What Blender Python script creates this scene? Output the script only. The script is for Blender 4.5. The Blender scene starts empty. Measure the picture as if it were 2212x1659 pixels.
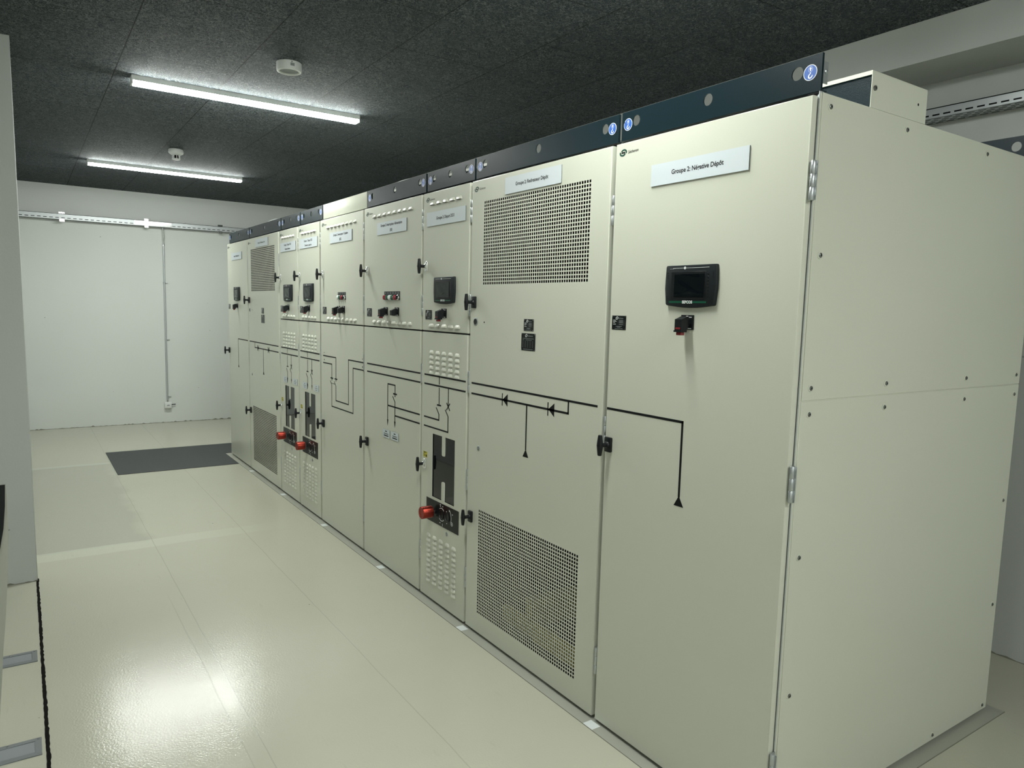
import bpy, bmesh, math, random
from mathutils import Matrix, Vector
random.seed(7)
PI = math.pi
sc = bpy.context.scene
col = sc.collection

# ------------------------------------------------------------------ materials
def new_mat(name):
    m = bpy.data.materials.new(name); m.use_nodes = True
    nt = m.node_tree
    return m, nt, nt.nodes['Principled BSDF']

def N(nt, kind, **kw):
    n = nt.nodes.new(kind)
    for k, v in kw.items():
        if hasattr(n, k) and k not in n.inputs.keys(): setattr(n, k, v)
        else: n.inputs[k].default_value = v
    return n

def simple(name, rgb, rough=.5, metal=0., spec=.5, coat=0.):
    m, nt, b = new_mat(name)
    b.inputs['Base Color'].default_value = (*rgb, 1)
    b.inputs['Roughness'].default_value = rough
    b.inputs['Metallic'].default_value = metal
    b.inputs['Specular IOR Level'].default_value = spec
    b.inputs['Coat Weight'].default_value = coat
    return m

def textured(name, rgb, rough, scale, bump, var=.04, metal=0., spec=.5, dist=.002, detail=3.):
    """painted / cast surface: fine bump and a slight mottling, object coordinates"""
    m, nt, b = new_mat(name)
    tc = nt.nodes.new('ShaderNodeTexCoord')
    no = N(nt, 'ShaderNodeTexNoise', Scale=scale, Detail=detail)
    nt.links.new(tc.outputs['Object'], no.inputs['Vector'])
    bp = N(nt, 'ShaderNodeBump', Strength=bump, Distance=dist)
    nt.links.new(no.outputs['Fac'], bp.inputs['Height'])
    nt.links.new(bp.outputs['Normal'], b.inputs['Normal'])
    n2 = N(nt, 'ShaderNodeTexNoise', Scale=2.3, Detail=4.)
    nt.links.new(tc.outputs['Object'], n2.inputs['Vector'])
    mx = N(nt, 'ShaderNodeMix', data_type='RGBA')
    nt.links.new(n2.outputs['Fac'], mx.inputs[0])
    mx.inputs[6].default_value = (*[c*(1-var) for c in rgb], 1)
    mx.inputs[7].default_value = (*[min(1, c*(1+var)) for c in rgb], 1)
    nt.links.new(mx.outputs[2], b.inputs['Base Color'])
    b.inputs['Roughness'].default_value = rough
    b.inputs['Metallic'].default_value = metal
    b.inputs['Specular IOR Level'].default_value = spec
    return m

CREAM = textured('cream_powder_coat', (.575, .590, .500), .29, 420., .16, .012, dist=.0012, detail=2.)
NAVY = textured('navy_powder_coat', (.007, .017, .022), .33, 420., .25, .03, spec=.13, dist=.0012, detail=2.)
GALV = textured('galvanised_steel', (.50, .53, .54), .38, 60., .08, .12, metal=.85)
GALV_L = textured('bright_galvanised_steel', (.50, .53, .54), .45, 60., .05, .06, metal=.6)
DULL = textured('dull_steel', (.17, .185, .19), .5, 40., .1, .2, metal=.3)
DULL2 = textured('dull_steel_inner', (.23, .25, .26), .55, 30., .1, .25, metal=.3)
CASE = textured('greyish_cream_plastic', (.33, .34, .29), .5, 200., .1, .04)
CHROME = simple('chrome', (.86, .87, .87), .12, 1.)
SCREW = simple('screw_steel', (.22, .23, .22), .35, .9)
BLACK = simple('black_plastic', (.006, .008, .009), .42, spec=.3)
BLACK_M = simple('black_anodised_panel', (.007, .009, .009), .30, spec=.2)
LINE = simple('black_film', (.004, .005, .006), .55, spec=.2)
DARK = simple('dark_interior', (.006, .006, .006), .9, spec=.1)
GASKET = simple('black_gasket', (.006, .007, .007), .8)
GLASS_B = simple('smoked_black_glass', (.004, .005, .006), .03, spec=.48)
SIGN = simple('white_sign_plastic', (.565, .62, .65), .45)
SIGN_EDGE = simple('grey_sign_core', (.05, .06, .06), .6)
LOGO_G = simple('dark_green_print', (.0, .050, .032), .5)
GREEN_D = simple('display_green_print', (.0, .07, .035), .4)
WHITE_P = simple('white_print', (.75, .77, .77), .5)
GREY_P = simple('grey_print', (.22, .24, .24), .5)
DISP = textured('charcoal_plastic', (.012, .016, .018), .45, 500., .05, .02, spec=.25)
SCREEN = simple('display_screen', (.005, .009, .012), .16, spec=.35)
RED = simple('red_anodised_metal', (.27, .034, .022), .30, .9)
RED_P = simple('red_plastic', (.17, .012, .016), .45)
LENS_R = simple('red_lens', (.26, .015, .03), .2)
LENS_G = simple('green_lens', (.012, .085, .045), .2)
LENS_W = simple('white_lens', (.80, .83, .80), .25)
BLUE = simple('blue_sticker', (.028, .105, .40), .35)
YELLOW = simple('yellow_sticker', (.52, .47, .05), .5)
WOOD_Y = simple('yellow_insulating_board', (.42, .36, .10), .6)
WHITE_PL = simple('white_plastic', (.70, .72, .70), .4)
RUBBER = textured('dark_rubber_mat', (.040, .044, .045), .62, 260., .4, .08)
BRUSH = simple('black_brush_strip', (.006, .006, .005), .95, spec=.1)
SEAL = textured('grey_floor_strip', (.33, .338, .29), .30, 200., .1, .05)
PATCH = simple('white_joint_tape', (.66, .70, .69), .35)
EDGE_GREY = simple('grey_chipped_plaster', (.20, .20, .16), .9)  # grey of the ragged wall foot and the floor strip edge

def film_material():
    m, nt, b = new_mat('clear_protective_film')
    out = nt.nodes['Material Output']
    tr = nt.nodes.new('ShaderNodeBsdfTransparent')
    gl = N(nt, 'ShaderNodeBsdfGlossy', Roughness=.09)
    gl.inputs['Color'].default_value = (.9, .95, .93, 1)
    fr = N(nt, 'ShaderNodeFresnel', IOR=1.5)
    mx = nt.nodes.new('ShaderNodeMixShader')
    mul = N(nt, 'ShaderNodeMath', operation='MULTIPLY_ADD'); mul.inputs[1].default_value = .55; mul.inputs[2].default_value = .015
    nt.links.new(fr.outputs[0], mul.inputs[0]); nt.links.new(mul.outputs[0], mx.inputs[0])
    nt.links.new(tr.outputs[0], mx.inputs[1]); nt.links.new(gl.outputs[0], mx.inputs[2])
    nt.links.new(mx.outputs[0], out.inputs['Surface'])
    return m
FILM = film_material()

def lamp_material(strength):
    m, nt, b = new_mat('lit_lamp_diffuser')
    out = nt.nodes['Material Output']
    e = N(nt, 'ShaderNodeEmission', Strength=strength)
    e.inputs['Color'].default_value = (.965, 1., .945, 1)
    nt.links.new(e.outputs[0], out.inputs['Surface'])
    return m
LAMP = lamp_material(62.)

def wall_material(name, k):
    m, nt, b = new_mat(name)
    tc = nt.nodes.new('ShaderNodeTexCoord')
    n1 = N(nt, 'ShaderNodeTexNoise', Scale=90., Detail=4.)
    n2 = N(nt, 'ShaderNodeTexNoise', Scale=1.4, Detail=5.)
    vo = N(nt, 'ShaderNodeTexVoronoi', Scale=5.5)            # sparse little knocks in the plaster
    for n in (n1, n2, vo): nt.links.new(tc.outputs['Object'], n.inputs['Vector'])
    bp = N(nt, 'ShaderNodeBump', Strength=.14, Distance=.003)
    nt.links.new(n1.outputs['Fac'], bp.inputs['Height']); nt.links.new(bp.outputs['Normal'], b.inputs['Normal'])
    mx = N(nt, 'ShaderNodeMix', data_type='RGBA')
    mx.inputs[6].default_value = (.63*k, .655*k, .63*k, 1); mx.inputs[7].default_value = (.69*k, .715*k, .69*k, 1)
    nt.links.new(n2.outputs['Fac'], mx.inputs[0])
    lt = N(nt, 'ShaderNodeMath', operation='LESS_THAN'); lt.inputs[1].default_value = .028
    nt.links.new(vo.outputs['Distance'], lt.inputs[0])
    m2 = N(nt, 'ShaderNodeMix', data_type='RGBA'); m2.inputs[7].default_value = (.30, .31, .29, 1)
    nt.links.new(lt.outputs[0], m2.inputs[0]); nt.links.new(mx.outputs[2], m2.inputs[6])
    nt.links.new(m2.outputs[2], b.inputs['Base Color'])
    b.inputs['Roughness'].default_value = .75
    b.inputs['Specular IOR Level'].default_value = .25
    return m
WALL = wall_material('white_wall_paint', 1.)
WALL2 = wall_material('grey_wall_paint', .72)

def ceiling_material():
    m, nt, b = new_mat('dark_wood_wool_panels')
    L = nt.links.new
    tc = nt.nodes.new('ShaderNodeTexCoord')
    # curly fibres: ridges of two distorted noises
    def ridge(scale, dist, seed):
        mp = N(nt, 'ShaderNodeMapping'); mp.inputs['Location'].default_value = (seed, seed*1.7, seed*.3)
        L(tc.outputs['Object'], mp.inputs['Vector'])
        no = N(nt, 'ShaderNodeTexNoise', Scale=scale, Detail=1.2, Distortion=dist)
        L(mp.outputs[0], no.inputs['Vector'])
        a = N(nt, 'ShaderNodeMath', operation='SUBTRACT'); a.inputs[1].default_value = .5; L(no.outputs['Fac'], a.inputs[0])
        c = N(nt, 'ShaderNodeMath', operation='ABSOLUTE'); L(a.outputs[0], c.inputs[0])
        r = N(nt, 'ShaderNodeMapRange'); r.inputs['From Min'].default_value = 0.; r.inputs['From Max'].default_value = .055
        r.inputs['To Min'].default_value = 1.; r.inputs['To Max'].default_value = 0.
        L(c.outputs[0], r.inputs['Value'])
        return r.outputs[0]
    f = N(nt, 'ShaderNodeMath', operation='MAXIMUM')
    L(ridge(38., 1.6, 0.), f.inputs[0]); L(ridge(55., 1.2, 3.1), f.inputs[1])
    # panel joints
    mp = N(nt, 'ShaderNodeMapping'); mp.inputs['Location'].default_value = (1.95, 1.25, 0)
    L(tc.outputs['Object'], mp.inputs['Vector'])
    br = N(nt, 'ShaderNodeTexBrick', offset=.5, offset_frequency=2, squash=1., squash_frequency=2)
    br.inputs['Scale'].default_value = 1.; br.inputs['Mortar Size'].default_value = .0032
    br.inputs['Mortar Smooth'].default_value = .2; br.inputs['Brick Width'].default_value = 1.; br.inputs['Row Height'].default_value = .583
    br.inputs['Color1'].default_value = (.88, .88, .88, 1); br.inputs['Color2'].default_value = (1.06, 1.06, 1.06, 1); br.inputs['Mortar'].default_value = (.16, .16, .16, 1)
    br.inputs['Bias'].default_value = 0.
    L(mp.outputs[0], br.inputs['Vector'])
    mx = N(nt, 'ShaderNodeMix', data_type='RGBA')
    mx.inputs[6].default_value = (.034, .050, .061, 1); mx.inputs[7].default_value = (.35, .385, .39, 1)
    L(f.outputs[0], mx.inputs[0])
    mul = N(nt, 'ShaderNodeMix', data_type='RGBA', blend_type='MULTIPLY'); mul.inputs[0].default_value = 1.
    L(mx.outputs[2], mul.inputs[6]); L(br.outputs['Color'], mul.inputs[7])
    # pale flecks
    vo = N(nt, 'ShaderNodeTexVoronoi', Scale=3.2); L(tc.outputs['Object'], vo.inputs['Vector'])
    lt = N(nt, 'ShaderNodeMath', operation='LESS_THAN'); lt.inputs[1].default_value = .02; L(vo.outputs['Distance'], lt.inputs[0])
    m2 = N(nt, 'ShaderNodeMix', data_type='RGBA'); m2.inputs[7].default_value = (.42, .42, .36, 1)
    L(lt.outputs[0], m2.inputs[0]); L(mul.outputs[2], m2.inputs[6])
    L(m2.outputs[2], b.inputs['Base Color'])
    h = N(nt, 'ShaderNodeMath', operation='MULTIPLY'); L(f.outputs[0], h.inputs[0])
    inv = N(nt, 'ShaderNodeMath', operation='SUBTRACT'); inv.inputs[0].default_value = 1.; L(br.outputs['Fac'], inv.inputs[1])
    L(inv.outputs[0], h.inputs[1])
    bp = N(nt, 'ShaderNodeBump', Strength=1., Distance=.012); L(h.outputs[0], bp.inputs['Height'])
    L(bp.outputs['Normal'], b.inputs['Normal'])
    b.inputs['Roughness'].default_value = .85; b.inputs['Specular IOR Level'].default_value = .2
    return m
CEIL = ceiling_material()

def floor_material():
    m, nt, b = new_mat('cream_epoxy_floor')
    L = nt.links.new
    tc = nt.nodes.new('ShaderNodeTexCoord')
    sx = nt.nodes.new('ShaderNodeSeparateXYZ'); L(tc.outputs['Object'], sx.inputs[0])
    wob = N(nt, 'ShaderNodeTexNoise', Scale=3., Detail=3.); L(tc.outputs['Object'], wob.inputs['Vector'])
    def band(sock, c, half, soft, wobble=.0):
        """1 inside |v-c|<half"""
        a = N(nt, 'ShaderNodeMath', operation='SUBTRACT'); L(sock, a.inputs[0]); a.inputs[1].default_value = c
        if wobble:
            w = N(nt, 'ShaderNodeMath', operation='MULTIPLY_ADD'); L(wob.outputs['Fac'], w.inputs[0]); w.inputs[1].default_value = wobble; w.inputs[2].default_value = -wobble*.5
            a2 = N(nt, 'ShaderNodeMath', operation='ADD'); L(a.outputs[0], a2.inputs[0]); L(w.outputs[0], a2.inputs[1]); a = a2
        ab = N(nt, 'ShaderNodeMath', operation='ABSOLUTE'); L(a.outputs[0], ab.inputs[0])
        r = N(nt, 'ShaderNodeMapRange'); r.inputs['From Min'].default_value = half-soft; r.inputs['From Max'].default_value = half+soft
        r.inputs['To Min'].default_value = 1.; r.inputs['To Max'].default_value = 0.
        L(ab.outputs[0], r.inputs['Value']); return r.outputs[0]
    X, Y = sx.outputs['X'], sx.outputs['Y']
    cur = None
    base = N(nt, 'ShaderNodeMix', data_type='RGBA')
    n2 = N(nt, 'ShaderNodeTexNoise', Scale=.9, Detail=6.); L(tc.outputs['Object'], n2.inputs['Vector'])
    base.inputs[6].default_value = (.425, .425, .34, 1); base.inputs[7].default_value = (.475, .475, .385, 1)
    L(n2.outputs['Fac'], base.inputs[0]); cur = base.outputs[2]
    def over(fac, rgb, amount):
        nonlocal cur
        k = N(nt, 'ShaderNodeMath', operation='MULTIPLY'); L(fac, k.inputs[0]); k.inputs[1].default_value = amount
        mx = N(nt, 'ShaderNodeMix', data_type='RGBA'); L(k.outputs[0], mx.inputs[0]); L(cur, mx.inputs[6]); mx.inputs[7].default_value = (*rgb, 1)
        cur = mx.outputs[2]
    def both(a, c):
        k = N(nt, 'ShaderNodeMath', operation='MULTIPLY'); L(a, k.inputs[0]); L(c, k.inputs[1]); return k.outputs[0]
    # worn, darker lane left of the joint between two pale cross strips
    over(both(band(X, -5.4, 1.38, .02, .06), band(Y, -1.6, .46, .05, .2)), (.36, .365, .30), .75)
    over(both(band(X, -3.965, .085, .008, .03), band(Y, -1.4, .75, .5)), (.52, .53, .44), .6)
    over(both(band(X, -6.78, .04, .01, .03), band(Y, -1.4, .6, .4)), (.52, .53, .44), .5)
    over(band(Y, -1.115, .0022, .0012, .012), (.30, .31, .25), .5)
    over(both(band(X, -1.6, 1.25, .2), band(Y, -1.178, .0022, .0012, .014)), (.30, .31, .25), .4)
    over(band(Y, -.55, .002, .0012, .016), (.30, .31, .25), .55)
    # scattered specks of dirt
    vo = N(nt, 'ShaderNodeTexVoronoi', Scale=4.2); L(tc.outputs['Object'], vo.inputs['Vector'])
    lt = N(nt, 'ShaderNodeMath', operation='LESS_THAN'); lt.inputs[1].default_value = .018; L(vo.outputs['Distance'], lt.inputs[0])
    over(lt.outputs[0], (.09, .085, .06), .8)
    mp = N(nt, 'ShaderNodeMapping'); mp.inputs['Scale'].default_value = (7., 38., 1); mp.inputs['Rotation'].default_value = (0, 0, 1.2); L(tc.outputs['Object'], mp.inputs['Vector'])
    sc_ = N(nt, 'ShaderNodeTexNoise', Scale=1., Detail=3.); L(mp.outputs[0], sc_.inputs['Vector'])
    r = N(nt, 'ShaderNodeMapRange'); r.inputs['From Min'].default_value = .66; r.inputs['From Max'].default_value = .8; L(sc_.outputs['Fac'], r.inputs['Value'])
    over(r.outputs[0], (.34, .345, .28), .35)
    L(cur, b.inputs['Base Color'])
    no = N(nt, 'ShaderNodeTexNoise', Scale=125., Detail=1.5); L(tc.outputs['Object'], no.inputs['Vector'])
    n3 = N(nt, 'ShaderNodeTexNoise', Scale=7., Detail=3.); L(tc.outputs['Object'], n3.inputs['Vector'])
    ad = N(nt, 'ShaderNodeMath', operation='MULTIPLY_ADD'); L(n3.outputs['Fac'], ad.inputs[0]); ad.inputs[1].default_value = .8; L(no.outputs['Fac'], ad.inputs[2])
    bp = N(nt, 'ShaderNodeBump', Strength=.40, Distance=.0013); tm = N(nt, 'ShaderNodeMath', operation='MULTIPLY_ADD'); L(both(band(X, -1.75, 1.05, .03, .1), band(Y, -1.146, .029, .002, .01)), tm.inputs[0]); tm.inputs[1].default_value = -.30; tm.inputs[2].default_value = 1.
    th = N(nt, 'ShaderNodeMath', operation='MULTIPLY'); L(tm.outputs[0], th.inputs[0]); L(ad.outputs[0], th.inputs[1]); L(th.outputs[0], bp.inputs['Height']); L(bp.outputs['Normal'], b.inputs['Normal'])
    b.inputs['Roughness'].default_value = .15; b.inputs['Specular IOR Level'].default_value = .36
    return m
FLOOR = floor_material()

# ------------------------------------------------------------------ mesh builder
class MB:
    def __init__(s): s.v = []; s.f = []; s.m = []
    def add(s, vs, fs, mi=0):
        o = len(s.v); s.v += [tuple(p) for p in vs]
        for f in fs: s.f.append(tuple(o+i for i in f)); s.m.append(mi)
        return s
    def box(s, x0, x1, y0, y1, z0, z1, mi=0, bev=0., seg=2):
        vs = [(x0,y0,z0),(x1,y0,z0),(x1,y1,z0),(x0,y1,z0),(x0,y0,z1),(x1,y0,z1),(x1,y1,z1),(x0,y1,z1)]
        fs = [(0,3,2,1),(4,5,6,7),(0,1,5,4),(1,2,6,5),(2,3,7,6),(3,0,4,7)]
        if bev:
            bm = bmesh.new(); bv = [bm.verts.new(p) for p in vs]
            for f in fs: bm.faces.new([bv[i] for i in f])
            bmesh.ops.bevel(bm, geom=bm.edges[:], offset=bev, segments=seg, profile=.5, affect='EDGES')
            bm.verts.index_update()
            vs = [p.co[:] for p in bm.verts]; fs = [[q.index for q in f.verts] for f in bm.faces]; bm.free()
        return s.add(vs, fs, mi)
    def prism(s, pts, y0, y1, mi=0, plane='xz', mi_side=None):
        """polygon in a plane, extruded along the third axis"""
        n = len(pts)
        mk = {'xz': lambda a, b, c: (a, c, b), 'yz': lambda a, b, c: (c, a, b), 'xy': lambda a, b, c: (a, b, c)}[plane]
        vs = [mk(a, b, y0) for a, b in pts]+[mk(a, b, y1) for a, b in pts]
        s.add(vs, [tuple(range(n)), tuple(range(2*n-1, n-1, -1))], mi)
        s.add(vs, [(i, i+n, (i+1) % n+n, (i+1) % n) for i in range(n)], mi if mi_side is None else mi_side)
        return s
    def lathe(s, c, axis, prof, n=24, mi=0, caps=True):
        """profile [(r, h)] turned about an axis through c; h runs along +axis"""
        ax = Vector(axis).normalized(); u = ax.orthogonal().normalized(); w = ax.cross(u)
        vs = []; fs = []
        for r, h in prof:
            for i in range(n):
                a = 2*PI*i/n
                vs.append(Vector(c)+ax*h+(u*math.cos(a)+w*math.sin(a))*r)
        for k in range(len(prof)-1):
            for i in range(n):
                j = (i+1) % n
                fs.append((k*n+i, k*n+j, (k+1)*n+j, (k+1)*n+i))
        if caps:
            fs.append(tuple(range(n-1, -1, -1))); fs.append(tuple((len(prof)-1)*n+i for i in range(n)))
        return s.add(vs, fs, mi)
    def cyl(s, c, axis, r, h, n=20, mi=0): return s.lathe(c, axis, [(r, 0), (r, h)], n, mi)
    def seg(s, x0, z0, x1, z1, w, y=-.0007, mi=0, y1=.0):
        """a straight strip of width w printed on the front plane"""
        d = Vector((x1-x0, z1-z0)); l = d.length or 1e-6; d /= l; p = Vector((-d.y, d.x))*w/2
        e = d*w/2*0
        q = [(x0+p.x-e.x, z0+p.y-e.y), (x1+p.x+e.x, z1+p.y+e.y), (x1-p.x+e.x, z1-p.y+e.y), (x0-p.x-e.x, z0-p.y-e.y)]
        return s.prism(q, y, y1, mi)
    def path(s, pts, w, y=-.0007, mi=0):
        """mitred strip through points (x,z)"""
        for a, b in zip(pts[:-1], pts[1:]):
            d = Vector((b[0]-a[0], b[1]-a[1])); d.normalize(); h = w/2
            axis_al = abs(d.x) < 1e-3 or abs(d.y) < 1e-3
            e = h if axis_al else 0
            a2 = (a[0]-d.x*e*(a is not pts[0]), a[1]-d.y*e*(a is not pts[0])); b2 = (b[0]+d.x*e*(b is not pts[-1]), b[1]+d.y*e*(b is not pts[-1]))
            s.seg(*a2, *b2, w, y, mi)
        return s
    def disc(s, cx, cz, r, y0, y1, n=28, mi=0):
        return s.prism([(cx+r*math.cos(2*PI*i/n), cz+r*math.sin(2*PI*i/n)) for i in range(n)], y0, y1, mi)
    def arc(s, cx, cz, rx, rz, rx2, rz2, a0, a1, y0, y1, n=16, mi=0):
        o = [(cx+rx*math.cos(math.radians(a0+(a1-a0)*i/n)), cz+rz*math.sin(math.radians(a0+(a1-a0)*i/n))) for i in range(n+1)]
        k = [(cx+rx2*math.cos(math.radians(a0+(a1-a0)*i/n)), cz+rz2*math.sin(math.radians(a0+(a1-a0)*i/n))) for i in range(n+1)]
        for i in range(n): s.prism([o[i], o[i+1], k[i+1], k[i]], y0, y1, mi)
        return s
    def tube(s, pts, r, n=10, mi=0):
        pts = [Vector(p) for p in pts]; vs = []; fs = []
        for i, p in enumerate(pts):
            t = (pts[min(i+1, len(pts)-1)]-pts[max(i-1, 0)]).normalized()
            u = t.cross(Vector((.3, .5, .81))).normalized(); w = t.cross(u)
            rr = r[i] if isinstance(r, (list, tuple)) else r
            for k in range(n): vs.append(p+(u*math.cos(2*PI*k/n)+w*math.sin(2*PI*k/n))*rr)
        for i in range(len(pts)-1):
            for k in range(n):
                j = (k+1) % n; fs.append((i*n+k, i*n+j, (i+1)*n+j, (i+1)*n+k))
        fs.append(tuple(range(n-1, -1, -1))); fs.append(tuple((len(pts)-1)*n+k for k in range(n)))
        return s.add(vs, fs, mi)
    def louver(s, cx, cz, w, h, p, mi=0, mi_dark=1, nu=8, nv=4):
        """pressed hood: closed at the top, open slot at the bottom"""
        vs = []; fs = []
        for j in range(nv+1):
            t = j/nv
            for i in range(nu+1):
                u = -1+2*i/nu
                prof = (1-abs(u)**6)
                z = cz+h/2-h*t*(1) - (1-prof)*h*.0
                zz = cz+h/2 - h*t if True else z
                top = 1-abs(u)**7*.62
                vs.append((cx+u*w/2, -p*prof*math.sin(t*PI/2)**.8-.0002, cz-h/2+(h*(1-t))*top))
        for j in range(nv):
            for i in range(nu):
                a = j*(nu+1)+i; fs.append((a, a+1, a+nu+2, a+nu+1))
        s.add(vs, fs, mi)
        b = [vs[nv*(nu+1)+i] for i in range(nu+1)]
        s.add(b+[(q[0], -.0001, q[2]) for q in b], [(i, i+1, nu+2+i, nu+1+i) for i in range(nu)], mi_dark)
        return s
    def mesh(s, name, mats, sharp=38):
        me = bpy.data.meshes.new(name); me.from_pydata(s.v, [], s.f)
        for m in mats: me.materials.append(m)
        me.polygons.foreach_set('material_index', s.m)
        bm = bmesh.new(); bm.from_mesh(me); bmesh.ops.recalc_face_normals(bm, faces=bm.faces); bm.to_mesh(me); bm.free()
        me.polygons.foreach_set('use_smooth', [True]*len(me.polygons))
        me.set_sharp_from_angle(angle=math.radians(sharp))
        me.update()
        return me

def link(name, me, parent=None, loc=(0, 0, 0), label=None):
    o = bpy.data.objects.new(name, me); col.objects.link(o); o.location = loc
    if parent: o.parent = parent
    if label: o['label'] = label
    return o
def thing(name, loc, label, cat, group=None):
    o = bpy.data.objects.new(name, None); col.objects.link(o); o.location = loc; o.empty_display_size = .1
    o['label'] = label; o['category'] = cat
    if group: o['group'] = group
    return o
def tag(o, label, cat, group=None):
    o['label'] = label; o['category'] = cat
    if group: o['group'] = group
    return o
def struct(o): o['kind'] = 'structure'; return o
CACHE = {}
def cached(key, fn, mats, name=None, **kw):
    if key not in CACHE:
        b = MB(); fn(b); CACHE[key] = b.mesh(name or key, mats, **kw)
    return CACHE[key]

# ------------------------------------------------------------------ lettering
def text_mesh(lines, size, mat, cx, cz, y, bold=0., shear=0., lead=1.35, align='CENTER', xscale=1.):
    """flat lettering standing in the x-z plane, facing -y, as mesh data"""
    b = MB()
    for k, ln in enumerate(lines):
        cu = bpy.data.curves.new('t', 'FONT'); cu.body = ln; cu.size = size; cu.align_x = align; cu.shear = shear
        cu.offset = bold; cu.resolution_u = 3; cu.extrude = 0
        ob = bpy.data.objects.new('t', cu); col.objects.link(ob)
        dg = bpy.context.evaluated_depsgraph_get(); dg.update()
        me = bpy.data.meshes.new_from_object(ob.evaluated_get(dg))
        zoff = cz-size*.35+((len(lines)-1)/2-k)*size*lead
        b.add([(cx+p.co.x*xscale, y, zoff+p.co.y) for p in me.vertices], [tuple(f.vertices) for f in me.polygons])
        col.objects.unlink(ob); bpy.data.objects.remove(ob); bpy.data.curves.remove(cu); bpy.data.meshes.remove(me)
    me = bpy.data.meshes.new('lettering'); me.from_pydata(b.v, [], b.f); me.materials.append(mat)
    return me

# ------------------------------------------------------------------ cabinet parts (cabinet-local: x right, y into the cabinet, z up; door face at y=0)
ZB, ZT, ZS = .015, 2.171, 1.459
DEPTH = 1.421
def door_pan(b, x0, x1, z0, z1, grids=(), cut=None, walls=True):
    """folded sheet door with rounded edges; grids = square perforations, cut = rectangular opening"""
    d = .022; prof = [(0, d), (0, .003), (.0009, .0009), (.003, 0)]
    loops = []
    vs = []
    for ins, y in prof: vs += [(x0+ins, y, z0+ins), (x1-ins, y, z0+ins), (x1-ins, y, z1-ins), (x0+ins, y, z1-ins)]
    fs = []
    for k in range(3):
        for i in range(4):
            j = (i+1) % 4; fs.append((k*4+i, k*4+j, (k+1)*4+j, (k+1)*4+i))
    b.add(vs, fs)
    X0, X1, Z0, Z1 = x0+.003, x1-.003, z0+.003, z1-.003
    xs = {X0, X1}; zs = {Z0, Z1}; holes = []
    for (gx, gz, p, h, nx, nz) in grids:
        for i in range(nx): xs |= {round(gx+i*p, 6), round(gx+i*p+h, 6)}
        for i in range(nz): zs |= {round(gz+i*p, 6), round(gz+i*p+h, 6)}
    if cut: xs |= {cut[0], cut[1]}; zs |= {cut[2], cut[3]}
    xs = sorted(xs); zs = sorted(zs); nx_, nz_ = len(xs), len(zs)
    def is_hole(x, z):
        if cut and cut[0] < x < cut[1] and cut[2] < z < cut[3]: return True
        for (gx, gz, p, h, nx, nz) in grids:
            i, k = (x-gx)/p, (z-gz)/p
            if 0 <= i < nx and 0 <= k < nz and i-math.floor(i) < h/p and k-math.floor(k) < h/p: return True
        return False
    o = len(b.v); b.v += [(x, 0, z) for z in zs for x in xs]
    hol = {}
    for k in range(nz_-1):
        zc = (zs[k]+zs[k+1])/2
        for i in range(nx_-1):
            xc = (xs[i]+xs[i+1])/2
            if is_hole(xc, zc): hol[(i, k)] = 1; continue
            a = o+k*nx_+i; b.f.append((a, a+1, a+nx_+1, a+nx_)); b.m.append(0)
    if walls:
        t = .0011
        for (i, k) in hol:
            q = [(xs[i], zs[k]), (xs[i+1], zs[k]), (xs[i+1], zs[k+1]), (xs[i], zs[k+1])]
            nb = [(i, k-1), (i+1, k), (i, k+1), (i-1, k)]
            for e in range(4):
                if nb[e] in hol: continue
                p0, p1 = q[e], q[(e+1) % 4]
                b.add([(p0[0], 0, p0[1]), (p1[0], 0, p1[1]), (p1[0], t, p1[1]), (p0[0], t, p0[1])], [(0, 1, 2, 3)])
    if not grids:                                               # inner sheet, closes the pan
        if cut:
            for (a, c, e, g) in ((x0, cut[0], z0, z1), (cut[1], x1, z0, z1), (cut[0], cut[1], z0, cut[2]), (cut[0], cut[1], cut[3], z1)):
                b.add([(a, .0215, e), (c, .0215, e), (c, .0215, g), (a, .0215, g)], [(0, 1, 2, 3)])
        else: b.add([(x0, .0215, z0), (x1, .0215, z0), (x1, .0215, z1), (x0, .0215, z1)], [(0, 1, 2, 3)])
    return b

GP, GH = .01521, .0108
GRIDS = [(.110, 1.694, GP, GH, 50, 25), (.110, .115, GP, GH, 50, 34)]

def carcass(b, W, last):
    x0, x1 = .0005, (W-.0172 if last else W-.0005)
    y0, y1 = .024, DEPTH; z0, z1 = ZB, 2.181
    t = .012
    O = [(x0, z0), (x1, z0), (x1, z1), (x0, z1)]; I = [(x0+t, z0+t), (x1-t, z0+t), (x1-t, z1-t), (x0+t, z1-t)]
    for i in range(4):
        j = (i+1) % 4
        b.add([(O[i][0], y0, O[i][1]), (O[j][0], y0, O[j][1]), (O[j][0], y1, O[j][1]), (O[i][0], y1, O[i][1])], [(0, 1, 2, 3)], 0)
        b.add([(I[i][0], y0, I[i][1]), (I[j][0], y0, I[j][1]), (I[j][0], y1-t, I[j][1]), (I[i][0], y1-t, I[i][1])], [(0, 1, 2, 3)], 1)  # inner faces coloured near-black to stand for the unlit inside
        b.add([(O[i][0], y0, O[i][1]), (O[j][0], y0, O[j][1]), (I[j][0], y0, I[j][1]), (I[i][0], y0, I[i][1])], [(0, 1, 2, 3)], 1 if i == 2 else 2)  # top rim coloured dark as the shadow line above the door
    b.add([(p[0], y1, p[1]) for p in O], [(0, 1, 2, 3)], 0)
    b.add([(p[0], y1-t, p[1]) for p in I], [(0, 1, 2, 3)], 1)

def add_carcass(root, W, last=False):
    return link('carcass', cached('carcass%.1f%d' % (W, last), lambda b: carcass(b, W, last), [CREAM, DARK, GALV], 'carcass'), root)

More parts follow.
